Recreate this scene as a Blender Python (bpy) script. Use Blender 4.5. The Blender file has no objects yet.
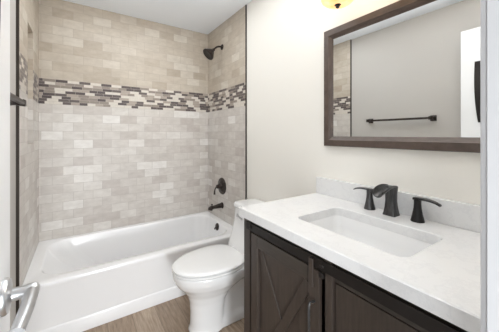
import bpy, bmesh, math, random
from mathutils import Vector, Matrix
random.seed(4)
S = bpy.context.scene
C = S.collection
PI = math.pi

# ------------------------------------------------------------------ camera, world, lights, exposure
HC = 1.27                                    # eye height
cam = bpy.data.cameras.new('camera')
camo = bpy.data.objects.new('camera', cam)
C.objects.link(camo)
cam.sensor_width = 36.0
cam.lens = 36.0 * 254.0 / 499.0
cam.shift_y = -31.5 / 499.0
cam.clip_start = 0.01
camo.location = (0, 0, HC)
camo.rotation_euler = (PI / 2, 0, -math.radians(33.7))
S.camera = camo

world = bpy.data.worlds.new('world')
S.world = world
world.use_nodes = True
world.node_tree.nodes['Background'].inputs[0].default_value = (0.93, 0.97, 1.0, 1)
world.node_tree.nodes['Background'].inputs[1].default_value = 0.15


def area(name, loc, rot, sx, sy, power, col=(1, 1, 1), spread=180):
    l = bpy.data.lights.new(name, 'AREA')
    l.shape = 'RECTANGLE'
    l.size, l.size_y = sx, sy
    l.energy = power
    l.color = col
    l.spread = math.radians(spread)
    o = bpy.data.objects.new(name, l)
    o.location = loc
    o.rotation_euler = rot
    C.objects.link(o)
    return o


area('ceiling_fill', (0.48, 1.05, 2.43), (0, 0, 0), 0.9, 1.2, 4.6, (0.955, 0.98, 1.0))  # added fill under the ceiling, no fixture behind it
area('tub_fill', (0.42, 2.00, 2.43), (0, 0, 0), 0.9, 0.6, 6.0, (0.95, 0.98, 1.0))  # added fill above the tub, brightens basin and tile
area('doorway_fill', (0.40, -1.0, 1.4), (PI / 2, 0, 0.05), 0.3, 1.2, 9, (0.94, 0.975, 1.0))  # unseen fill behind the camera, added to light the tub front
area('doorway_side_fill', (-0.35, -0.45, 1.45), (PI / 2, 0, -0.85), 0.4, 1.3, 8, (0.95, 0.98, 1.0))  # added fill aimed through the doorway to brighten the right wall
area('doorway_low_fill', (0.10, -0.9, 0.6), (PI / 2, 0, -0.1), 0.4, 0.4, 30, (0.94, 0.975, 1.0))  # added low fill behind the camera, lifts toilet bowl and apron

S.view_settings.view_transform = 'Standard'
S.view_settings.look = 'None'
S.view_settings.gamma = 1.0
S.view_settings.use_curve_mapping = False
S.view_settings.exposure = 0.16

# ------------------------------------------------------------------ room measures (metres)
XL, XR = -0.287, 1.245        # tiled faces of the left and right walls
PL, PR = -0.299, 1.251        # painted faces
YB = 2.745                    # tiled face of the back wall
YT, YL = 1.930, 1.915         # front edge of the tile, right and left
YF = 0.120                    # room face of the door wall
HZ = 2.44                     # ceiling
B0, B1 = 1.530, 1.744         # mosaic band
RIM = 0.374                   # tub rim
HT = 0.905                    # vanity top


# ------------------------------------------------------------------ materials
def lin(c):
    o = []
    for v in c[:3]:
        v = v / 255.0
        o.append(v / 12.92 if v <= 0.04045 else ((v + 0.055) / 1.055) ** 2.4)
    return (o[0], o[1], o[2], 1.0)


class NT:
    """small helper over a material's node tree"""

    def __init__(self, name, col=(200, 200, 200), rough=0.5, metal=0.0, spec=0.5, coat=0.0):
        self.m = bpy.data.materials.new(name)
        self.m.use_nodes = True
        self.t = self.m.node_tree
        self.b = self.t.nodes['Principled BSDF']
        self.b.inputs['Base Color'].default_value = lin(col)
        self.b.inputs['Roughness'].default_value = rough
        self.b.inputs['Metallic'].default_value = metal
        self.b.inputs['Specular IOR Level'].default_value = spec
        if coat:
            self.b.inputs['Coat Weight'].default_value = coat
            self.b.inputs['Coat Roughness'].default_value = 0.08

    def n(self, typ, **kw):
        nd = self.t.nodes.new(typ)
        for k, v in kw.items():
            setattr(nd, k, v)
        return nd

    def l(self, a, b):
        self.t.links.new(a, b)

    def coords(self, axes=None, scale=(1, 1, 1), shift=(0, 0, 0)):
        tc = self.n('ShaderNodeTexCoord')
        out = tc.outputs['Object']
        if axes:
            sp = self.n('ShaderNodeSeparateXYZ')
            self.l(out, sp.inputs[0])
            cb = self.n('ShaderNodeCombineXYZ')
            for i, a in enumerate(axes):
                if a:
                    self.l(sp.outputs[a], cb.inputs[i])
            out = cb.outputs[0]
        mp = self.n('ShaderNodeMapping')
        mp.inputs['Scale'].default_value = scale
        mp.inputs['Location'].default_value = shift
        self.l(out, mp.inputs[0])
        return mp.outputs[0]

    def noise(self, vec, scale, detail=4, rough=0.55):
        nd = self.n('ShaderNodeTexNoise')
        nd.inputs['Scale'].default_value = scale
        nd.inputs['Detail'].default_value = detail
        nd.inputs['Roughness'].default_value = rough
        if vec is not None:
            self.l(vec, nd.inputs['Vector'])
        return nd.outputs['Fac']

    def ramp(self, fac, stops, const=False):
        r = self.n('ShaderNodeValToRGB')
        r.color_ramp.interpolation = 'CONSTANT' if const else 'LINEAR'
        els = r.color_ramp.elements
        while len(els) < len(stops):
            els.new(0.5)
        for e, (p, c) in zip(els, stops):
            e.position = p
            e.color = lin(c)
        self.l(fac, r.inputs[0])
        return r.outputs[0]

    def mix(self, fac, a, b, mode='MIX'):
        m = self.n('ShaderNodeMix', data_type='RGBA', blend_type=mode)
        for s, v in ((m.inputs['Factor'], fac), (m.inputs['A'], a), (m.inputs['B'], b)):
            if isinstance(v, (int, float)):
                s.default_value = v
            elif isinstance(v, tuple):
                s.default_value = lin(v)
            else:
                self.l(v, s)
        return m.outputs['Result']

    def bump(self, height, strength=0.2, dist=0.002, invert=False):
        b = self.n('ShaderNodeBump', invert=invert)
        b.inputs['Strength'].default_value = strength
        b.inputs['Distance'].default_value = dist
        self.l(height, b.inputs['Height'])
        self.l(b.outputs[0], self.b.inputs['Normal'])

    def color(self, sock):
        self.l(sock, self.b.inputs['Base Color'])


def plain(name, col, rough=0.5, metal=0.0, spec=0.5, coat=0.0):
    return NT(name, col, rough, metal, spec, coat).m


def paint(name, col, rough=0.6):
    t = NT(name, col, rough)
    f = t.noise(t.coords(), 260, 3)
    t.bump(f, 0.06, 0.001)
    return t.m


def tile(name, u, stops, grout, w=0.1490, h=0.0770, shift=(0, 0), mortar=0.0018, rough=0.38,
         offset=0.5, cloud=0.5, const=False, squash=1.0):
    t = NT(name, (200, 190, 180), rough)
    vec = t.coords((u, 'Z', None), shift=(shift[0], shift[1], 0))
    br = t.n('ShaderNodeTexBrick', offset=offset, offset_frequency=2, squash=squash, squash_frequency=2)
    t.l(vec, br.inputs['Vector'])
    br.inputs['Color1'].default_value = (0, 0, 0, 1)
    br.inputs['Color2'].default_value = (1, 1, 1, 1)
    br.inputs['Mortar'].default_value = (0.5, 0.5, 0.5, 1)
    br.inputs['Scale'].default_value = 1.0
    br.inputs['Mortar Size'].default_value = mortar
    br.inputs['Mortar Smooth'].default_value = 0.2
    br.inputs['Bias'].default_value = 0.0
    br.inputs['Brick Width'].default_value = w
    br.inputs['Row Height'].default_value = h
    col = t.ramp(br.outputs['Color'], stops, const)
    if cloud:
        f = t.noise(t.coords(scale=(1, 1, 2.2)), 13, 5, 0.62)
        cl = t.ramp(f, [(0.3, (214, 210, 206)), (0.7, (255, 255, 255))])
        col = t.mix(cloud, col, cl, 'MULTIPLY')
    col = t.mix(br.outputs['Fac'], col, grout)
    t.color(col)
    t.bump(br.outputs['Fac'], 0.35, 0.0015, invert=True)
    return t.m


def mosaic(name, u, stops, grout, w=0.072, h=0.02378, gap=0.0016):
    """thin stone strips: every row slides by its own amount, every strip takes one of a few stone colours"""
    t = NT(name, (160, 150, 140), 0.3)
    tc = t.n('ShaderNodeTexCoord')
    sp = t.n('ShaderNodeSeparateXYZ')
    t.l(tc.outputs['Object'], sp.inputs[0])

    def ma(op, a, b=None, c=None):
        m = t.n('ShaderNodeMath', operation=op)
        for i, v in enumerate((a, b, c)):
            if v is None:
                continue
            if isinstance(v, (int, float)):
                m.inputs[i].default_value = v
            else:
                t.l(v, m.inputs[i])
        return m.outputs[0]
    v = ma('DIVIDE', ma('SUBTRACT', sp.outputs['Z'], B0), h)
    row = ma('FLOOR', v)
    wn = t.n('ShaderNodeTexWhiteNoise', noise_dimensions='1D')
    t.l(ma('ADD', row, 3.37), wn.inputs['W'])
    ww = ma('MULTIPLY', ma('ADD', 0.85, ma('MULTIPLY', ma('FRACT', ma('MULTIPLY', row, 0.618)), 0.35)), w)
    uu = ma('ADD', ma('DIVIDE', ma('ADD', sp.outputs[u], 5.0), ww), ma('MULTIPLY', wn.outputs['Value'], 7.0))
    cl = ma('FLOOR', uu)
    cb = t.n('ShaderNodeCombineXYZ')
    t.l(cl, cb.inputs[0]); t.l(row, cb.inputs[1])
    w2 = t.n('ShaderNodeTexWhiteNoise', noise_dimensions='2D')
    t.l(cb.outputs[0], w2.inputs['Vector'])
    col = t.ramp(w2.outputs['Value'], stops, True)
    fu = ma('ABSOLUTE', ma('SUBTRACT', ma('FRACT', uu), 0.5))
    fv = ma('ABSOLUTE', ma('SUBTRACT', ma('FRACT', v), 0.5))
    g = ma('MAXIMUM', ma('GREATER_THAN', fu, ma('SUBTRACT', 0.5, ma('DIVIDE', gap / 2, ww))), ma('GREATER_THAN', fv, 0.5 - gap / 2 / h))
    f = t.noise(t.coords(scale=(1, 1, 3)), 40, 4)
    col = t.mix(0.35, col, t.ramp(f, [(0.3, (205, 203, 200)), (0.7, (255, 255, 255))]), 'MULTIPLY')
    t.color(t.mix(g, col, grout))
    t.bump(g, 0.35, 0.0015, invert=True)
    return t.m


UP = [(0.0, (182, 169, 153)), (0.2, (194, 183, 168)), (0.7, (200, 190, 176)), (0.88, (205, 196, 183)), (1.0, (214, 207, 195))]
LO = [(0.0, (199, 191, 185)), (0.2, (210, 204, 198)), (0.75, (217, 212, 206)), (1.0, (234, 231, 227))]
MO = [(0.0, (88, 78, 77)), (0.22, (102, 92, 90)), (0.40, (148, 137, 128)), (0.54, (174, 162, 151)), (0.68, (218, 211, 201))]
M = {}
for ax in ('X', 'Y'):
    M['up' + ax] = tile('beige_tile_' + ax, ax, UP, (176, 165, 151), shift=(0.05, -B1))
    M['lo' + ax] = tile('pale_tile_' + ax, ax, LO, (188, 181, 175), shift=(0.05, -B0))
    M['mo' + ax] = mosaic('mosaic_' + ax, ax, MO, (192, 183, 173))

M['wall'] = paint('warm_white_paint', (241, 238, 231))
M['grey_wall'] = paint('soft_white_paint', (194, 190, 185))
M['ceil'] = paint('ceiling_paint', (245, 249, 254), 0.7)
M['white'] = plain('white_enamel_paint', (236, 236, 237), 0.35)
M['acrylic'] = plain('white_acrylic', (247, 247, 248), 0.16, coat=0.3)
M['porcelain'] = plain('white_porcelain', (240, 240, 240), 0.08, coat=0.5)
M['seat'] = plain('white_toilet_plastic', (238, 238, 238), 0.22)
M['chrome'] = plain('satin_chrome', (205, 206, 208), 0.34, 1.0)
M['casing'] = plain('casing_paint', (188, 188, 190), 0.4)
M['black'] = plain('black_metal', (44, 40, 38), 0.4, 0.6)
M['brushed_shaded'] = plain('shaded_brushed_bronze', (26, 25, 25), 0.34, 0.3)  # shaded copy of the faucet bronze: handle without reflections painted darker
M['trim_metal'] = plain('bronze_edge_metal', (62, 56, 50), 0.4, 0.5)
M['dark_gap'] = plain('dark_gasket', (40, 38, 36), 0.8)

t = NT('oil_rubbed_bronze', (62, 56, 52), 0.34, 0.75)
f = t.noise(t.coords(), 60, 3)
t.color(t.ramp(f, [(0.35, (50, 45, 43)), (0.7, (84, 76, 72))]))
M['bronze'] = t.m
t = NT('brushed_bronze', (80, 80, 81), 0.3, 0.7)
f = t.noise(t.coords(scale=(3, 3, 0.4)), 40, 3)
t.color(t.ramp(f, [(0.35, (64, 64, 65)), (0.7, (94, 94, 95))]))
M['brushed'] = t.m

t = NT('white_quartz', (236, 236, 235), 0.14)
v = t.coords()
n1 = t.noise(v, 7, 8, 0.7)
vein = t.ramp(n1, [(0.470, (255, 255, 255)), (0.497, (243, 243, 244)), (0.503, (243, 243, 244)), (0.53, (255, 255, 255))])
n2 = t.noise(v, 5.0, 6, 0.62)
patch = t.ramp(n2, [(0.62, (255, 255, 255)), (0.70, (192, 192, 196))])
n3 = t.noise(v, 60, 4, 0.7)
spk = t.ramp(n3, [(0.60, (0, 0, 0)), (0.68, (255, 255, 255))])
base = t.mix(1.0, (230, 230, 230), vein, 'MULTIPLY')
p2 = t.mix(spk, (255, 255, 255), patch)
t.color(t.mix(1.0, t.mix(0.5, base, (230, 230, 230)), p2, 'MULTIPLY'))
M['quartz'] = t.m


def wood(name, c0, c1, axes_scale, rough=0.45, sc=9):
    t = NT(name, c0, rough)
    f = t.noise(t.coords(scale=axes_scale), sc, 6, 0.6)
    t.color(t.ramp(f, [(0.3, c0), (0.7, c1)]))
    t.bump(f, 0.12, 0.001)
    return t.m


M['vanity_v'] = wood('dark_stained_wood', (54, 46, 41), (68, 59, 53), (12, 12, 1), 0.42)
M['vanity_h'] = wood('dark_stained_wood_rail', (50, 44, 40), (64, 57, 51), (12, 1, 12), 0.42)
M['frame'] = wood('brown_frame_wood', (74, 62, 56), (96, 82, 74), (10, 1.5, 1.5), 0.38, 14)

t = NT('wood_plank_floor', (165, 145, 125), 0.42)
vec = t.coords(('Y', 'X', None))
br = t.n('ShaderNodeTexBrick', offset=0.37, offset_frequency=2)
t.l(vec, br.inputs['Vector'])
for k, v in (('Color1', (0, 0, 0, 1)), ('Color2', (1, 1, 1, 1)), ('Mortar', (.5, .5, .5, 1))):
    br.inputs[k].default_value = v
for k, v in (('Scale', 1.0), ('Mortar Size', 0.0012), ('Mortar Smooth', 0.1), ('Bias', 0.0), ('Brick Width', 1.2), ('Row Height', 0.152)):
    br.inputs[k].default_value = v
col = t.ramp(br.outputs['Color'], [(0.0, (166, 146, 126)), (0.5, (184, 164, 143)), (1.0, (198, 180, 160))])
g = t.noise(t.coords(scale=(14, 1.2, 1)), 5, 7, 0.65)
gr = t.ramp(g, [(0.3, (178, 168, 160)), (0.68, (255, 255, 255))])
col = t.mix(0.9, col, gr, 'MULTIPLY')
col = t.mix(br.outputs['Fac'], col, (112, 96, 82))
t.color(col)
t.bump(g, 0.08, 0.001)
M['floor'] = t.m

t = NT('mirror_glass', (238, 240, 240), 0.0, 1.0)
M['mirror'] = t.m

t = NT('amber_glass', (250, 225, 180), 0.25)
f = t.noise(t.coords(), 16, 4)
c = t.ramp(f, [(0.3, (252, 190, 108)), (0.7, (255, 228, 176))])
t.color(c)
t.l(c, t.b.inputs['Emission Color'])
t.b.inputs['Emission Strength'].default_value = 0.8
M['amber'] = t.m
t = NT('lamp_bulb_white', (255, 240, 210), 0.4)
t.b.inputs['Emission Color'].default_value = lin((255, 232, 196))
t.b.inputs['Emission Strength'].default_value = 6.0
M['bulb'] = t.m

# ------------------------------------------------------------------ mesh helpers
WLOC = {}


def empty(name, label, cat, loc, group=None):
    o = bpy.data.objects.new(name, None)
    o.empty_display_size = 0.05
    o.location = loc
    C.objects.link(o)
    WLOC[o.name] = Vector(loc)
    tag(o, label, cat, group)
    return o


def tag(o, label, cat, group=None):
    o['label'] = label
    o['category'] = cat
    if group:
        o['group'] = group
    return o


def obj(name, bm, mats, parent=None, smooth=None, keep=False):
    """link a bmesh (world coordinates) as one object; its origin goes to the middle of its underside"""
    bmesh.ops.recalc_face_normals(bm, faces=bm.faces[:])
    if keep:
        org = Vector((0, 0, 0))
    else:
        xs = [v.co.x for v in bm.verts]
        ys = [v.co.y for v in bm.verts]
        zs = [v.co.z for v in bm.verts]
        org = Vector(((min(xs) + max(xs)) / 2, (min(ys) + max(ys)) / 2, min(zs)))
        bmesh.ops.translate(bm, verts=bm.verts[:], vec=-org)
    me = bpy.data.meshes.new(name)
    bm.to_mesh(me)
    bm.free()
    for m in (mats if isinstance(mats, (list, tuple)) else [mats]):
        me.materials.append(m)
    if smooth:
        me.polygons.foreach_set('use_smooth', [True] * len(me.polygons))
        me.set_sharp_from_angle(angle=math.radians(smooth))
    o = bpy.data.objects.new(name, me)
    C.objects.link(o)
    WLOC[o.name] = org
    if parent:
        o.parent = parent
        o.location = org - WLOC[parent.name]
    else:
        o.location = org
    return o


def struct(name, bm, mats, parent=None, smooth=None):
    o = obj(name, bm, mats, parent, smooth, keep=True)
    if parent is None:
        o['kind'] = 'structure'
    return o


def box(bm, x0, x1, y0, y1, z0, z1, bev=0.0, seg=2, mi=0):
    r = bmesh.ops.create_cube(bm, size=1.0)
    vs = r['verts']
    for v in vs:
        v.co = Vector(((x0 + x1) / 2 + v.co.x * (x1 - x0), (y0 + y1) / 2 + v.co.y * (y1 - y0), (z0 + z1) / 2 + v.co.z * (z1 - z0)))
    fs = {f for v in vs for f in v.link_faces}
    for f in fs:
        f.material_index = mi
    if bev > 0:
        es = list({e for v in vs for e in v.link_edges})
        bmesh.ops.bevel(bm, geom=es, offset=bev, segments=seg, affect='EDGES', profile=0.5)
    return bm


def quad(bm, pts, mi=0):
    f = bm.faces.new([bm.verts.new(p) for p in pts])
    f.material_index = mi
    return f


def loft(bm, rings, cap0=True, cap1=True, closed=True, mi=0):
    L = [[bm.verts.new(p) for p in r] for r in rings]
    n = len(L[0])
    for a, b in zip(L[:-1], L[1:]):
        for i in range(n if closed else n - 1):
            j = (i + 1) % n
            f = bm.faces.new((a[i], a[j], b[j], b[i]))
            f.material_index = mi
    if cap0:
        bm.faces.new(list(reversed(L[0]))).material_index = mi
    if cap1:
        bm.faces.new(L[-1]).material_index = mi
    return L


def rr(x0, x1, y0, y1, r, z, n=6):
    r = min(r, (x1 - x0) / 2 - 1e-5, (y1 - y0) / 2 - 1e-5)
    pts = []
    for cx, cy, a0 in ((x1 - r, y1 - r, 0), (x0 + r, y1 - r, 90), (x0 + r, y0 + r, 180), (x1 - r, y0 + r, 270)):
        for k in range(n + 1):
            a = math.radians(a0 + 90.0 * k / n)
            pts.append(Vector((cx + r * math.cos(a), cy + r * math.sin(a), z)))
    return pts


def circ(r, z, n=28):
    return [Vector((r * math.cos(2 * PI * k / n), r * math.sin(2 * PI * k / n), z)) for k in range(n)]


def lathe(bm, prof, mat=Matrix.Identity(4), n=28, cap0=True, cap1=True):
    rings = [[mat @ p for p in circ(max(r, 1e-4), z, n)] for r, z in prof]
    return loft(bm, rings, cap0, cap1)


def axis(loc, d):
    """matrix taking local +z to direction d at loc"""
    return Matrix.Translation(Vector(loc)) @ Vector((0, 0, 1)).rotation_difference(Vector(d)).to_matrix().to_4x4()


def tube(bm, pts, rad, n=14, flat=1.0, up=Vector((0, 0, 1))):
    """sweep a circle (or ellipse) along points; rad may be a list"""
    pts = [Vector(p) for p in pts]
    rad = rad if isinstance(rad, (list, tuple)) else [rad] * len(pts)
    rings = []
    for i, p in enumerate(pts):
        d = (pts[min(i + 1, len(pts) - 1)] - pts[max(i - 1, 0)]).normalized()
        u = up if abs(d.dot(up)) < 0.97 else Vector((0, 1, 0))
        s = d.cross(u).normalized()
        w = s.cross(d).normalized()
        rings.append([p + s * rad[i] * math.cos(2 * PI * k / n) + w * rad[i] * flat * math.sin(2 * PI * k / n) for k in range(n)])
    loft(bm, rings)
    return bm


def curve_pts(ctrl, k=8):
    """Catmull-Rom through the control points"""
    P = [Vector(c) for c in ctrl]
    P = [2 * P[0] - P[1]] + P + [2 * P[-1] - P[-2]]
    out = []
    for i in range(1, len(P) - 2):
        a, b, c, d = P[i - 1], P[i], P[i + 1], P[i + 2]
        for j in range(k):
            s = j / k
            out.append(0.5 * ((2 * b) + (c - a) * s + (2 * a - 5 * b + 4 * c - d) * s * s + (3 * b - a - 3 * c + d) * s ** 3))
    out.append(P[-2])
    return out


NB = bmesh.new

# ------------------------------------------------------------------ the room shell
bm = NB(); box(bm, PL - 0.1, PR + 0.1, -0.02, YB + 0.1, -0.06, 0.0); struct('floor', bm, M['floor'])
bm = NB(); box(bm, PL - 0.1, PR + 0.1, 0.0, YB + 0.1, HZ, HZ + 0.06); struct('ceiling', bm, M['ceil'])
bm = NB(); box(bm, PL - 0.1, PR + 0.1, YB + 0.008, YB + 0.1, 0, HZ); wall_back = struct('wall_back', bm, M['wall'])
bm = NB(); box(bm, PR, PR + 0.1, 0, YB + 0.008, 0, HZ); wall_right = struct('wall_right', bm, M['wall'])
# left wall with the niche cut into it
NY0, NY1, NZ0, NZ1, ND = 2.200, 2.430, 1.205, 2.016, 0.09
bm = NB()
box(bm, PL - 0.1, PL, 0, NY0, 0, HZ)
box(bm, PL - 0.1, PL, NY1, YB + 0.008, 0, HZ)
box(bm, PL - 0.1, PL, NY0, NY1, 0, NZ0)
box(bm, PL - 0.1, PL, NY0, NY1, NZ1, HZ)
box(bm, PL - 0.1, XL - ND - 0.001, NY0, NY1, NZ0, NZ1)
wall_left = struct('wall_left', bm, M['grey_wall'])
# the door wall, with the doorway
DX0, DX1, DZ = -0.172, 0.5175, 2.140
bm = NB()
box(bm, PL, DX0 - 0.018, 0.0, YF, 0, HZ)
box(bm, DX1 + 0.018, PR, 0.0, YF, 0, HZ)
box(bm, DX0 - 0.018, DX1 + 0.018, 0.0, YF, DZ + 0.018, HZ)
struct('wall_front', bm, M['wall'])

# tile skins: back, right, left
bm = NB(); box(bm, XL, XR, YB, YB + 0.008, B1, HZ); struct('upper_tile', bm, M['upX'], wall_back)
bm = NB(); box(bm, XL, XR, YB - 0.0005, YB + 0.008, B0, B1); struct('mosaic_band', bm, M['moX'], wall_back)
bm = NB(); box(bm, XL, XR, YB, YB + 0.008, 0.0, B0); struct('lower_tile', bm, M['loX'], wall_back)
bm = NB(); box(bm, XR, PR, YT, YB, B1, HZ); struct('upper_tile', bm, M['upY'], wall_right)
bm = NB(); box(bm, XR - 0.0005, PR, YT, YB, B0, B1); struct('mosaic_band', bm, M['moY'], wall_right)
bm = NB(); box(bm, XR, PR, YT, YB, 0, B0); struct('lower_tile', bm, M['loY'], wall_right)


def left_skin(z0, z1, x1):
    bm = NB()
    box(bm, PL, x1, YL, NY0, z0, z1)
    box(bm, PL, x1, NY1, YB, z0, z1)
    if z0 < NZ0:
        box(bm, PL, x1, NY0, NY1, z0, NZ0)
    if z1 > NZ1:
        box(bm, PL, x1, NY0, NY1, NZ1, z1)
    return bm


struct('upper_tile', left_skin(B1, HZ, XL), M['upY'], wall_left)
struct('mosaic_band', left_skin(B0, B1, XL + 0.0005), M['moY'], wall_left)
struct('lower_tile', left_skin(0, B0, XL), M['loY'], wall_left)
# niche lining: back, far side, near side, sill and soffit
bm = NB()
xb = XL - ND
for z0, z1, mi in ((NZ0, B0, 1), (B0, NZ1, 0)):
    quad(bm, [(xb, NY0, z0), (xb, NY1, z0), (xb, NY1, z1), (xb, NY0, z1)], mi + 2)
    quad(bm, [(xb, NY1 - 0.001, z0), (XL, NY1 - 0.001, z0), (XL, NY1 - 0.001, z1), (xb, NY1 - 0.001, z1)], mi)
    quad(bm, [(xb, NY0 + 0.001, z0), (XL, NY0 + 0.001, z0), (XL, NY0 + 0.001, z1), (xb, NY0 + 0.001, z1)], mi)
quad(bm, [(xb, NY0, NZ0 + 0.001), (XL, NY0, NZ0 + 0.001), (XL, NY1, NZ0 + 0.001), (xb, NY1, NZ0 + 0.001)], 1)
quad(bm, [(xb, NY0, NZ1 - 0.001), (XL, NY0, NZ1 - 0.001), (XL, NY1, NZ1 - 0.001), (xb, NY1, NZ1 - 0.001)], 0)
struct('niche', bm, [M['upX'], M['loX'], M['upY'], M['loY']], wall_left)

# dark metal edge trims where the tile stops
bm = NB(); box(bm, XR - 0.004, PR, YT - 0.011, YT, 0, HZ, 0.001); struct('trim_1', bm, M['trim_metal'])
bm = NB(); box(bm, PL, XL + 0.002, YL - 0.009, YL, 0, HZ, 0.001); struct('trim_2', bm, M['trim_metal'])
# baseboards on the painted walls
bm = NB(); box(bm, PR - 0.014, PR, 1.096, YT - 0.012, 0, 0.10, 0.004); struct('baseboard_right', bm, M['white'])
bm = NB(); box(bm, PL, PL + 0.014, YF, YL - 0.010, 0, 0.10, 0.004); struct('baseboard_left', bm, M['white'])

# door lining and casing (the casing is one frame: two legs and a head, with a stepped profile)
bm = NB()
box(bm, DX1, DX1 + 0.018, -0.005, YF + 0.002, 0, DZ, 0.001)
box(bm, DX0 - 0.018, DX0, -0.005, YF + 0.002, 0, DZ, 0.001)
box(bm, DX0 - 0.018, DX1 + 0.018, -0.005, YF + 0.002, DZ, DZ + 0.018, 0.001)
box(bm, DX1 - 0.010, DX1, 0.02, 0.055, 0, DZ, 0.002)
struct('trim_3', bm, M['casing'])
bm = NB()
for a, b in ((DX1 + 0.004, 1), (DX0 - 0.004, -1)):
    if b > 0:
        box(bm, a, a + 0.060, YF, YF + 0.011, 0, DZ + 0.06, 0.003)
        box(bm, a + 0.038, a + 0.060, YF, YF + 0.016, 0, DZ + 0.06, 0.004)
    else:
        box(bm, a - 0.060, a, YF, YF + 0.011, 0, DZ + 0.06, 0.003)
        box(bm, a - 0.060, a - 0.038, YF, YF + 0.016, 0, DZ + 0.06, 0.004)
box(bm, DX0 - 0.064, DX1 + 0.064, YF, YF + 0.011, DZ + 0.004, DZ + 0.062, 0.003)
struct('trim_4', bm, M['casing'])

# ------------------------------------------------------------------ the door, standing open along the left wall
DFX = -0.1315
bm = NB()
box(bm, DFX - 0.035, DFX, 0.128, 0.778, 0.012, 2.118, 0.002)
door = struct('door_1', bm, M['white'])
# lever handle
LY, LZ = 0.717, 0.935
bm = NB()
lathe(bm, [(0.036, 0.0), (0.036, 0.005), (0.033, 0.009), (0.018, 0.011), (0.0135, 0.014), (0.0125, 0.034), (0.0145, 0.038), (0.0145, 0.052), (0.012, 0.055)],
      axis((DFX, LY, LZ), (1, 0, 0)))
lv = curve_pts([(DFX + 0.045, LY + 0.006, LZ), (DFX + 0.046, LY - 0.02, LZ), (DFX + 0.045, LY - 0.07, LZ - 0.003), (DFX + 0.040, LY - 0.130, LZ - 0.008)], 6)
tube(bm, lv, [0.0135 - 0.002 * i / (len(lv) - 1) for i in range(len(lv))], 16, 0.85)
h = struct('door_handle', bm, M['chrome'], door, 40)
h['label'] = 'satin chrome lever handle'
# dark flat pull on the door
bm = NB()
out = []
N = 14
for k in range(N + 1):
    s = k / N
    z = 1.365 + 0.485 * s
    out.append((0.692 - 0.006 * (2 * s - 1.2) ** 2 - (0.016 * (1 - s) ** 3), z))
ring = [Vector((0, y, z)) for y, z in out] + [Vector((0, 0.648, z)) for y, z in reversed(out)]
loft(bm, [[Vector((DFX, p.y, p.z)) for p in ring], [Vector((DFX + 0.002, p.y, p.z)) for p in ring]])
h = struct('door_pull', bm, M['black'], door)
h['label'] = 'dark metal pull plate'

# ------------------------------------------------------------------ bathtub
TY = 1.958
tub = empty('bathtub', 'white alcove bathtub with plain apron below the tiled walls', 'bathtub', ((XL + XR) / 2, (TY + YB) / 2, 0))
x0, x1, y1 = XL + 0.001, XR - 0.001, YB - 0.001
bm = NB()
R = []
for z, y0, r in ((0.0, TY, .004), (0.082, TY, .004), (0.086, TY + .002, .004), (0.092, TY + .006, .004), (0.325, TY + .004, .004), (0.340, TY + .001, .004),
                 (0.352, TY, .004), (RIM - 0.012, TY, .004), (RIM - 0.004, TY + .004, .006), (RIM, TY + .012, .010)):
    R.append(rr(x0, x1, y0, y1, r, z, 7))
#  inner edge and basin:          x0            x1            y0            y1           r      z
for a in ((x0 + 0.062, x1 - 0.060, TY + 0.080, y1 - 0.050, 0.15, RIM - 0.001),
          (x0 + 0.069, x1 - 0.066, TY + 0.088, y1 - 0.056, 0.15, RIM - 0.006),
          (x0 + 0.076, x1 - 0.071, TY + 0.093, y1 - 0.061, 0.15, RIM - 0.018),
          (x0 + 0.105, x1 - 0.080, TY + 0.100, y1 - 0.069, 0.15, RIM - 0.070),
          (x0 + 0.215, x1 - 0.100, TY + 0.116, y1 - 0.088, 0.15, RIM - 0.190),
          (x0 + 0.275, x1 - 0.120, TY + 0.134, y1 - 0.106, 0.14, RIM - 0.270),
          (x0 + 0.320, x1 - 0.150, TY + 0.165, y1 - 0.138, 0.12, RIM - 0.296),
          (x0 + 0.380, x1 - 0.200, TY + 0.215, y1 - 0.188, 0.10, RIM - 0.302)):
    R.append(rr(*a, 7))
loft(bm, R)
obj('tub_body', bm, M['acrylic'], tub, 34)
bm = NB()
ox, oz = x1 - 0.0765, RIM - 0.048
m = axis((ox, 2.345, oz), (-1, 0, 0.12))
lathe(bm, [(0.036, -0.004), (0.036, 0.004), (0.031, 0.009), (0.012, 0.011), (0.006, 0.012)], m)
tube(bm, [Vector((ox - 0.010, 2.345, oz)), Vector((ox - 0.026, 2.345, oz - 0.006)), Vector((ox - 0.030, 2.345, oz - 0.020))], [0.006, 0.006, 0.005], 10)
o = obj('overflow_plate', bm, M['bronze'], tub, 40); o['label'] = 'dark bronze overflow plate'
bm = NB()
lathe(bm, [(0.038, RIM - 0.303), (0.038, RIM - 0.299), (0.030, RIM - 0.297), (0.004, RIM - 0.296)], Matrix.Translation((x1 - 0.28, 2.345, 0)))
o = obj('drain', bm, M['bronze'], tub, 40); o['label'] = 'dark bronze drain'

# ------------------------------------------------------------------ tub spout, valve, shower head
SY = 2.385
bm = NB()
sp = curve_pts([(XR, SY, 0.525), (XR - 0.02, SY, 0.525), (XR - 0.07, SY, 0.521), (XR - 0.112, SY, 0.518), (XR - 0.132, SY, 0.511), (XR - 0.137, SY, 0.496)], 6)
nr = len(sp)
rad = []
for i in range(nr):
    s = i / (nr - 1)
    rad.append(0.034 - 0.018 * min(1, s / 0.12) if s < 0.12 else 0.0215 + 0.004 * math.sin(s * 9))
spout = empty('tub_spout', 'dark bronze tub spout on tiled wall above bathtub', 'spout', (XR, SY, 0.482))
tube(bm, sp, rad, 18)
obj('spout_body', bm, M['bronze'], spout, 40)
bm = NB()
lathe(bm, [(0.005, 0.0), (0.005, 0.016), (0.009, 0.018), (0.009, 0.026), (0.006, 0.029)], Matrix.Translation((XR - 0.118, SY, 0.527)))
obj('diverter_knob', bm, M['bronze'], spout, 40)
bm = NB()
lathe(bm, [(0.030, 0.0), (0.030, 0.006), (0.024, 0.012)], axis((XR, SY, 0.525), (-1, 0, 0)))
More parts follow.
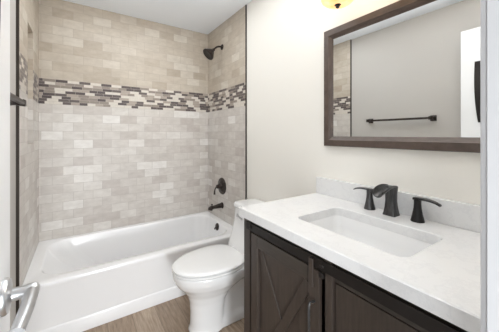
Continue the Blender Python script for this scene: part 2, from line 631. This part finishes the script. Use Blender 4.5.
obj('flange', bm, M['bronze'], spout, 40)

VY, VZ = 2.385, 0.728
valve = empty('shower_valve', 'dark bronze round shower valve with lever above the tub spout', 'shower valve', (XR, VY, VZ - 0.09))
bm = NB()
lathe(bm, [(0.088, 0.0), (0.088, 0.004), (0.083, 0.010), (0.055, 0.013), (0.050, 0.017), (0.034, 0.020)], axis((XR, VY, VZ), (-1, 0, 0)), 36)
obj('escutcheon', bm, M['bronze'], valve, 40)
bm = NB()
lathe(bm, [(0.030, 0.019), (0.026, 0.034), (0.021, 0.052), (0.022, 0.060), (0.014, 0.067)], axis((XR, VY, VZ), (-1, 0, 0)))
lv = curve_pts([(XR - 0.054, VY, VZ), (XR - 0.066, VY + 0.012, VZ - 0.010), (XR - 0.074, VY + 0.024, VZ - 0.042), (XR - 0.076, VY + 0.028, VZ - 0.085)], 6)
tube(bm, lv, [0.011 - 0.0045 * math.sin(PI * i / (len(lv) - 1)) for i in range(len(lv))], 12)
obj('lever', bm, M['bronze'], valve, 40)

HY, HH = 2.385, 2.190
sh = empty('shower', 'dark bronze shower head high on tiled wall above bathtub', 'shower head', (XR, HY, HH - 0.12))
bm = NB()
lathe(bm, [(0.030, 0.0), (0.030, 0.004), (0.024, 0.010), (0.013, 0.014)], axis((XR, HY, HH), (-1, 0, 0)))
obj('flange', bm, M['bronze'], sh, 40)
bm = NB()
arm = curve_pts([(XR, HY, HH), (XR - 0.03, HY, HH), (XR - 0.065, HY, HH - 0.012), (XR - 0.100, HY, HH - 0.046)], 7)
tube(bm, arm, 0.0095, 14)
obj('arm', bm, M['bronze'], sh, 40)
hd = Vector((-0.72, 0, -0.70)).normalized()
hp = Vector((XR - 0.094, HY, HH - 0.040))
bm = NB()
lathe(bm, [(0.012, 0.0), (0.016, 0.005), (0.016, 0.014), (0.013, 0.018), (0.022, 0.026), (0.038, 0.048), (0.056, 0.074), (0.064, 0.086), (0.065, 0.096), (0.060, 0.100)],
      axis(hp, hd), 32)
obj('head', bm, M['bronze'], sh, 40)
bm = NB()
lathe(bm, [(0.059, 0.099), (0.059, 0.1015), (0.046, 0.1025), (0.038, 0.1005), (0.004, 0.1015)], axis(hp, hd), 32)
obj('spray_face', bm, M['black'], sh, 40)

# ------------------------------------------------------------------ toilet (d is the distance from the right wall)
TC = 1.565
WX = PR


def egg(db, df, w, z, n=44, p=0.42, sq=0.72):
    dm = db + p * (df - db)
    pts = []
    for k in range(n):
        a = 2 * PI * k / n
        c, s = math.cos(a), math.sin(a)
        L = (df - dm) if c > 0 else (dm - db)
        e = 1.0 if c > 0 else sq
        pts.append(Vector((WX - (dm + L * math.copysign(abs(c) ** e, c)), TC + w * math.copysign(abs(s) ** (0.95 if c > 0 else sq), s), z)))
    return pts


toilet = empty('toilet', 'white toilet with closed lid between bathtub and dark vanity', 'toilet', (WX - 0.39, TC, 0))
bm = NB()
loft(bm, [egg(.44, .672, .100, 0.0), egg(.44, .672, .100, 0.015), egg(.44, .662, .092, 0.035), egg(.44, .660, .090, 0.12), egg(.43, .664, .094, 0.19),
          egg(.40, .680, .108, 0.24), egg(.34, .712, .138, 0.285), egg(.30, .746, .166, 0.32), egg(.285, .766, .180, 0.355), egg(.28, .772, .184, 0.385), egg(.28, .769, .182, 0.402)])
loft(bm, [rr(WX - .50, WX - .11, TC - .088, TC + .088, .05, 0.0), rr(WX - .50, WX - .11, TC - .088, TC + .088, .05, 0.045), rr(WX - .49, WX - .12, TC - .070, TC + .070, .05, 0.075),
          rr(WX - .49, WX - .13, TC - .062, TC + .062, .05, 0.20), rr(WX - .46, WX - .08, TC - .085, TC + .085, .05, 0.28), rr(WX - .44, WX - .03, TC - .160, TC + .160, .06, 0.335),
          rr(WX - .42, WX - .03, TC - .180, TC + .180, .06, 0.40)])
bowl = obj('bowl', bm, M['porcelain'], toilet, 60)
md = bowl.modifiers.new('remesh', 'REMESH'); md.mode = 'VOXEL'; md.voxel_size = 0.007; md.use_smooth_shade = True
md = bowl.modifiers.new('smooth', 'SMOOTH'); md.factor = 0.5; md.iterations = 8
bm = NB()
loft(bm, [egg(.305, .769, .182, .4015), egg(.300, .774, .186, .406), egg(.300, .774, .186, .414), egg(.305, .767, .181, .4185)])
obj('seat', bm, M['seat'], toilet, 35)
bm = NB()
loft(bm, [egg(.302, .769, .182, .4215), egg(.298, .775, .187, .4245), egg(.298, .775, .187, .4320), egg(.304, .768, .182, .4375), egg(.320, .745, .167, .4415), egg(.37, .66, .107, .4445)])
obj('lid', bm, M['seat'], toilet, 35)
for s in (-1, 1):
    bm = NB()
    box(bm, WX - .315, WX - .285, TC + s * .078 - .018, TC + s * .078 + .018, .400, .440, .006)
    obj('hinge', bm, M['seat'], toilet, 35)
bm = NB()
b, c, d = WX - .012, TC - .212, TC + .212
loft(bm, [rr(WX - .315, b, c + .030, d - .030, .06, .398), rr(WX - .312, b, c + .028, d - .028, .06, .425), rr(WX - .292, b, c + .022, d - .022, .06, .470), rr(WX - .262, b, c + .013, d - .013, .055, .530),
          rr(WX - .238, b, c + .006, d - .006, .05, .600), rr(WX - .228, b, c + .002, d - .002, .045, .670), rr(WX - .226, b, c + .002, d - .002, .045, .695)])
obj('tank', bm, M['porcelain'], toilet, 40)
a = WX - .226
bm = NB()
loft(bm, [rr(a - .002, b, c - .002, d + .002, .045, .695), rr(a - .008, b + .001, c - .008, d + .008, .045, .701), rr(a - .008, b + .001, c - .008, d + .008, .045, .718), rr(a - .002, b - .004, c - .002, d + .002, .045, .728), rr(a + .02, b - .03, c + .02, d - .02, .03, .731)])
obj('tank_lid', bm, M['porcelain'], toilet, 40)
bm = NB()
lathe(bm, [(0.016, 0), (0.016, 0.006), (0.009, 0.010), (0.009, 0.018)], axis((a + .002, TC + .130, .640), (-1, 0, 0)))
tube(bm, [(a - .013, TC + .130, .640), (a - .014, TC + .10, .638), (a - .014, TC + .055, .633)], [.008, .007, .006], 10)
o = obj('flush_handle', bm, M['chrome'], toilet, 40); o['label'] = 'chrome flush lever'

# ------------------------------------------------------------------ vanity cabinet
VX0, VX1, VY0, VY1 = 0.700, PR - 0.002, 0.150, 1.086       # carcass front/back, near/far ends
CB = HT - 0.040                                             # underside of the top
van = empty('vanity_cabinet', 'dark brown wooden vanity cabinet with a barn-style door under the sink', 'vanity', ((VX0 + VX1) / 2, (VY0 + VY1) / 2, 0))
bm = NB()
box(bm, VX0 + .012, VX1, VY1 - .020, VY1 - .004, .06, CB, .001)
box(bm, VX0 + .012, VX1, VY0 + .004, VY0 + .020, .06, CB, .001)
box(bm, VX0 + .03, VX1, VY0 + .018, VY1 - .018, .09, .110, .001)
box(bm, VX1 - .012, VX1, VY0 + .018, VY1 - .018, .09, .70, .001)
box(bm, VX0 + .02, VX1, .560, .580, .10, .70, .001)
obj('carcass', bm, M['vanity_v'], van)
for ya, yb, nm in ((VY1 - .056, VY1, 'post'), (.545, .575, 'post'), (VY0, VY0 + .045, 'post')):
    bm = NB(); box(bm, VX0 - .010, VX0 + .022, ya, yb, 0.0 if nm == 'post' and ya != .545 else .09, CB - .001, .003)
    obj('post', bm, M['vanity_v'], van)
for ya, yb in ((VY1 - .05, VY1), (VY0, VY0 + .045)):
    bm = NB(); box(bm, VX1 - .045, VX1, ya, yb, 0, .10, .003)
    obj('leg', bm, M['vanity_v'], van)
bm = NB(); box(bm, VX0 + .004, VX0 + .022, VY0 + .045, VY1 - .056, CB - .085, CB - .001, .002); obj('top_rail', bm, M['vanity_h'], van)
bm = NB(); box(bm, VX0 - .004, VX0 + .022, VY0 + .045, VY1 - .056, .085, .125, .002); obj('bottom_rail', bm, M['vanity_h'], van)
bm = NB(); box(bm, VX0 - .016, VX0 - .010, VY0 + .010, VY1 - .030, .805, .842, .001)
for y in (VY0 + .06, .58, VY1 - .07):
    lathe(bm, [(.009, 0), (.009, .003), (.005, .006)], axis((VX0 - .016, y, .8235), (-1, 0, 0)), 14)
    box(bm, VX0 - .011, VX0 + .006, y - .008, y + .008, .815, .835)
obj('barn_track', bm, M['black'], van)
# the sliding door: boards, stiles and rails, the crossed braces, hangers with rollers, pull
DY0, DY1, DB, DT = .592, 1.008, .130, .800
bd = None
bm = NB(); box(bm, VX0 - .004, VX0 + .003, DY0 + .01, DY1 - .01, DB + .01, DT - .01); bd = obj('barn_door', bm, M['vanity_v'], van)
bx0, bx1 = VX0 - .019, VX0 - .003
for ya, yb in ((DY0, DY0 + .050), (DY1 - .050, DY1)):
    bm = NB(); box(bm, bx0, bx1, ya, yb, DB, DT, .002); obj('stile', bm, M['vanity_v'], bd)
for za, zb in ((DT - .055, DT), (DB, DB + .055)):
    bm = NB(); box(bm, bx0, bx1, DY0 + .0505, DY1 - .0505, za, zb, .002); obj('rail', bm, M['vanity_h'], bd)
pa, pb, pz0, pz1 = DY0 + .052, DY1 - .052, DB + .057, DT - .057
cy, cz = (pa + pb) / 2, (pz0 + pz1) / 2
for s in (1, -1):
    # a board from one upper corner to the opposite lower corner
    d = Vector((0, -s * (pb - pa), -(pz1 - pz0))).normalized()
    nrm = Vector((0, -d.z, d.y))
    L = (Vector((0, pb - pa, pz1 - pz0)).length) / 2 - .010
    w = .019
    bm = NB()
    ctr = Vector((0, cy, cz))
    xo = .003 if s > 0 else .0
    ring = [ctr + d * L + nrm * w, ctr + d * L - nrm * w, ctr - d * L - nrm * w, ctr - d * L + nrm * w]
    loft(bm, [[Vector((bx0 + .007 + xo, p.y, p.z)) for p in ring], [Vector((bx1, p.y, p.z)) for p in ring]])
    bmesh.ops.bevel(bm, geom=bm.edges[:], offset=.0015, segments=1, affect='EDGES')
    obj('brace', bm, M['vanity_v'], bd)
for y in (DY0 + .034,):
    bm = NB()
    box(bm, bx0 - .006, bx0 + .001, y - .010, y + .010, .735, .835, .002)
    obj('hanger', bm, M['vanity_v'], bd)
bm = NB()
lathe(bm, [(.011, 0), (.012, .004), (.012, .009), (.007, .012)], axis((bx0 + .004, DY0 - .012, .792), (-1, 0, 0)), 18)
obj('roller_stop', bm, M['black'], bd, 40)
bm = NB()
py = DY0 + .020
pts = curve_pts([(bx0, py, .688), (bx0 - .020, py, .690), (bx0 - .028, py, .675), (bx0 - .028, py, .600), (bx0 - .028, py, .525), (bx0 - .020, py, .510), (bx0, py, .512)], 6)
tube(bm, pts, .0045, 10, up=Vector((0, 1, 0)))
o = obj('pull_handle', bm, M['brushed'], bd, 40); o['label'] = 'thin arched metal pull'
# the hinged panel on the near half
bm = NB(); box(bm, VX0 + .004, VX0 + .020, VY0 + .047, .543, .128, .776, .002); cd = obj('cabinet_door', bm, M['vanity_v'], van)
bm = NB()
lathe(bm, [(.005, 0), (.005, .010), (.012, .014), (.013, .020), (.008, .025)], axis((VX0 + .004, .235, .700), (-1, 0, 0)), 18)
o = obj('knob', bm, M['black'], cd, 40)

# ------------------------------------------------------------------ vanity top (with its backsplash), sink, faucet
TX0, TX1, TY0, TY1 = 0.663, PR - 0.001, 0.138, 1.094
SX0, SX1, SY0, SY1 = 0.792, 1.080, 0.366, 0.822
top = empty('countertop', 'white veined quartz countertop lying on the dark vanity cabinet', 'countertop', ((TX0 + TX1) / 2, (TY0 + TY1) / 2, CB))
bm = NB()
n = 6
O = lambda z, e=0.0: rr(TX0 + e, TX1 - e, TY0 + e, TY1 - e, .003, z, n)
I = lambda z, e=0.0: rr(SX0 - e, SX1 + e, SY0 - e, SY1 + e, .035, z, n)
loft(bm, [I(CB), O(CB), O(CB + .001), O(HT - .003), O(HT, .003), I(HT, .003), I(HT - .003), I(CB)], False, False)
bmesh.ops.remove_doubles(bm, verts=bm.verts[:], dist=1e-6)
obj('counter_slab', bm, M['quartz'], top, 30)
bm = NB(); box(bm, TX1 - .020, TX1, TY0, TY1 - .001, HT, HT + .100, .002); tag(obj('backsplash', bm, M['quartz']), 'low white quartz backsplash standing along the wall behind the faucet', 'backsplash')

sink = empty('sink', 'white rectangular undermount sink basin set in the vanity top', 'sink', ((SX0 + SX1) / 2, (SY0 + SY1) / 2, CB - .125))
bm = NB()
rings = []
zt = CB - .0005
for e, z, r in ((.014, zt, .045), (-.004 + .006, zt, .037), (-.001, zt - .006, .037), (-.006, zt - .05, .045), (-.018, zt - .095, .055), (-.040, zt - .118, .06), (-.085, zt - .124, .05)):
    rings.append(rr(SX0 - e, SX1 + e, SY0 - e, SY1 + e, r, z, 6))
outer = [rr(SX0 - e, SX1 + e, SY0 - e, SY1 + e, r, z, 6) for e, z, r in ((-.03, zt - .138, .05), (-.008, zt - .11, .05), (.008, zt - .05, .045), (.014, zt - .012, .045))]
loft(bm, [*rings], False, True)
loft(bm, [*outer, rings[0]], True, False)
bmesh.ops.remove_doubles(bm, verts=bm.verts[:], dist=1e-6)
obj('basin', bm, M['porcelain'], sink, 50)
bm = NB()
lathe(bm, [(.024, zt - .125), (.024, zt - .1225), (.019, zt - .121), (.004, zt - .1205)], Matrix.Translation(((SX0 + SX1) / 2 + .02, (SY0 + SY1) / 2, 0)))
o = obj('drain', bm, M['brushed'], sink, 40); o['label'] = 'dark metal drain'

FX, FY = 1.178, 0.604
fa = empty('faucet', 'dark bronze waterfall faucet with two lever handles behind the sink', 'faucet', (FX, FY, HT))


def sq(cx, cy, hx, hy, z, r=0.3):
    return rr(cx - hx, cx + hx, cy - hy, cy + hy, min(hx, hy) * r, z, 4)


bm = NB()
loft(bm, [sq(FX, FY, .028, .028, HT), sq(FX, FY, .028, .028, HT + .004), sq(FX, FY, .0255, .0255, HT + .012), sq(FX, FY, .021, .022, HT + .035), sq(FX, FY, .0178, .020, HT + .065),
          sq(FX, FY, .0172, .021, HT + .095), sq(FX - .001, FY, .0185, .0235, HT + .120), sq(FX - .001, FY, .019, .0245, HT + .130)])
# the open trough
st = []
for k in range(13):
    s = k / 12
    x = FX + .010 - .124 * s
    zc = HT + .133 + .010 * math.sin(s * PI * .9) - .016 * s * s
    w = .023 + .004 * math.sin(s * PI * .8)
    dp = .010 + .017 * min(1, s * 1.7)
    if k >= 11:
        w *= (1, .93)[k - 11]
    outr, inr = [], []
    for j in range(13):
        a = -PI / 2 + PI * j / 12
        outr.append(Vector((x, FY + w * math.sin(a), zc - dp * max(0, math.cos(a)) ** .8)))
        inr.append(Vector((x, FY + (w - .0035) * math.sin(a), zc + .0005 - (dp - .0035) * max(0, math.cos(a)) ** .8)))
    st.append(outr + inr[::-1])
loft(bm, st)
o = obj('spout', bm, M['brushed'], fa, 40)
for y, s, mk in ((FY + .106, 1, 'brushed'), (FY - .107, -1, 'brushed_shaded')):
    bm = NB()
    hx = FX + .004
    loft(bm, [[p + Vector((hx, y, 0)) for p in circ(r_, HT + z_)] for r_, z_ in ((.0260, 0), (.0260, .003), (.0240, .010), (.0192, .030), (.0150, .055), (.0136, .075), (.0140, .088), (.0146, .094))])
    pts = curve_pts([(hx, y - s * .014, HT + .0945), (hx, y + s * .010, HT + .0965), (hx, y + s * .040, HT + .0955), (hx, y + s * .066, HT + .0905), (hx, y + s * .082, HT + .083)], 5)
    m_ = len(pts)
    rings = []
    for i, p in enumerate(pts):
        t_ = i / (m_ - 1)
        w = .0145 - .003 * t_
        th = .0055 - .0025 * t_
        rings.append([p + Vector((w * c_, 0, th * d_)) for c_, d_ in ((1, .3), (.8, 1), (-.8, 1), (-1, .3), (-1, -.6), (-.7, -1), (.7, -1), (1, -.6))])
    loft(bm, rings)
    obj('handle', bm, M[mk], fa, 40)

# ------------------------------------------------------------------ wall mirror
MY0, MY1, MZ0, MZ1 = 0.190, 1.029, 1.202, 1.889
mir = empty('wall_mirror', 'large rectangular wall mirror in brown wooden frame above the vanity', 'mirror', (PR, (MY0 + MY1) / 2, MZ0))
bm = NB()
prof = [(0, PR - .001), (0, PR - .024), (.003, PR - .027), (.036, PR - .027), (.038, PR - .024), (.055, PR - .013), (.057, PR - .011), (.057, PR - .001)]
for i, side in enumerate(range(4)):
    rings = []
    for e, x in prof:
        cs = [(MY0 + e, MZ0 + e), (MY1 - e, MZ0 + e), (MY1 - e, MZ1 - e), (MY0 + e, MZ1 - e)]
        a, b = cs[side], cs[(side + 1) % 4]
        rings.append((Vector((x, a[0], a[1])), Vector((x, b[0], b[1]))))
    for (a0, b0), (a1, b1) in zip(rings, rings[1:] + rings[:1]):
        quad(bm, [a0, b0, b1, a1])
bmesh.ops.remove_doubles(bm, verts=bm.verts[:], dist=1e-6)
obj('frame', bm, M['frame'], mir)
bm = NB(); box(bm, PR - .009, PR - .004, MY0 + .052, MY1 - .052, MZ0 + .052, MZ1 - .052); obj('mirror_glass', bm, M['mirror'], mir)

# ------------------------------------------------------------------ vanity light over the mirror
vl = empty('vanity_light', 'bronze wall light with amber glass bowl shades above the mirror', 'wall light', (PR, .62, 1.92))
bm = NB(); box(bm, PR - .022, PR, .300, .940, 2.03, 2.11, .006); obj('backplate', bm, M['bronze'], vl)
LX = 1.102
for y in (.835, .62, .405):
    bm = NB()
    tube(bm, curve_pts([(PR - .02, y, 2.07), (PR - .06, y, 2.085), (LX + .02, y, 2.075), (LX, y, 2.03), (LX, y, 1.945)], 6), .006, 12)
    obj('arm', bm, M['bronze'], vl, 40)
    bm = NB()
    pr_ = [(.010, 1.936), (.040, 1.938), (.064, 1.945), (.080, 1.958), (.087, 1.977), (.088, 2.010), (.085, 2.010), (.083, 1.979), (.077, 1.962), (.062, 1.949), (.039, 1.942), (.010, 1.940)]
    lathe(bm, pr_, Matrix.Translation((LX, y, 0)), 32)
    g = obj('glass_shade', bm, M['amber'], vl, 50); g['label'] = 'glowing amber glass bowl'
    bm = NB()
    lathe(bm, [(.003, 1.918), (.008, 1.921), (.010, 1.926), (.007, 1.930), (.015, 1.934), (.017, 1.9375), (.008, 1.940)], Matrix.Translation((LX, y, 0)), 20)
    obj('finial', bm, M['bronze'], g, 40)
    bm = NB()
    lathe(bm, [(.006, 1.955), (.018, 1.962), (.022, 1.978), (.018, 1.994), (.006, 2.000)], Matrix.Translation((LX, y, 0)), 16)
    obj('bulb', bm, M['bulb'], g, 60)
    pl = bpy.data.lights.new('vanity_bulb_light', 'AREA')          # the open top of the bowl
    pl.shape = 'DISK'
    pl.size = 0.15
    pl.energy = 3.5
    pl.color = (1.0, 0.98, 0.95)
    po = bpy.data.objects.new('vanity_bulb_light', pl)
    po.location = (LX, y, 2.012)
    po.rotation_euler = (PI, 0, 0)
    C.objects.link(po)

# ------------------------------------------------------------------ towel bar on the left wall
tb = empty('towel_bar', 'slim dark bronze towel bar on the painted left wall', 'towel bar', (PL, 1.32, 1.41))
bz, bxx = 1.425, -0.234
bm = NB(); box(bm, bxx - .010, bxx + .010, 1.030, 1.655, bz - .010, bz + .010, .003); obj('bar', bm, M['bronze'], tb)
for y in (1.033, 1.652):
    bm = NB()
    box(bm, PL, PL + .010, y - .026, y + .026, bz - .026, bz + .026, .003)
    loft(bm, [[Vector((PL + .009 + p.z, y + p.x, bz + p.y)) for p in rr(-h_, h_, -h_, h_, .004, z_, 3)] for h_, z_ in ((.018, 0), (.012, .030), (.0155, .048), (.017, .062), (.015, .068))])
    obj('post', bm, M['bronze'], tb)
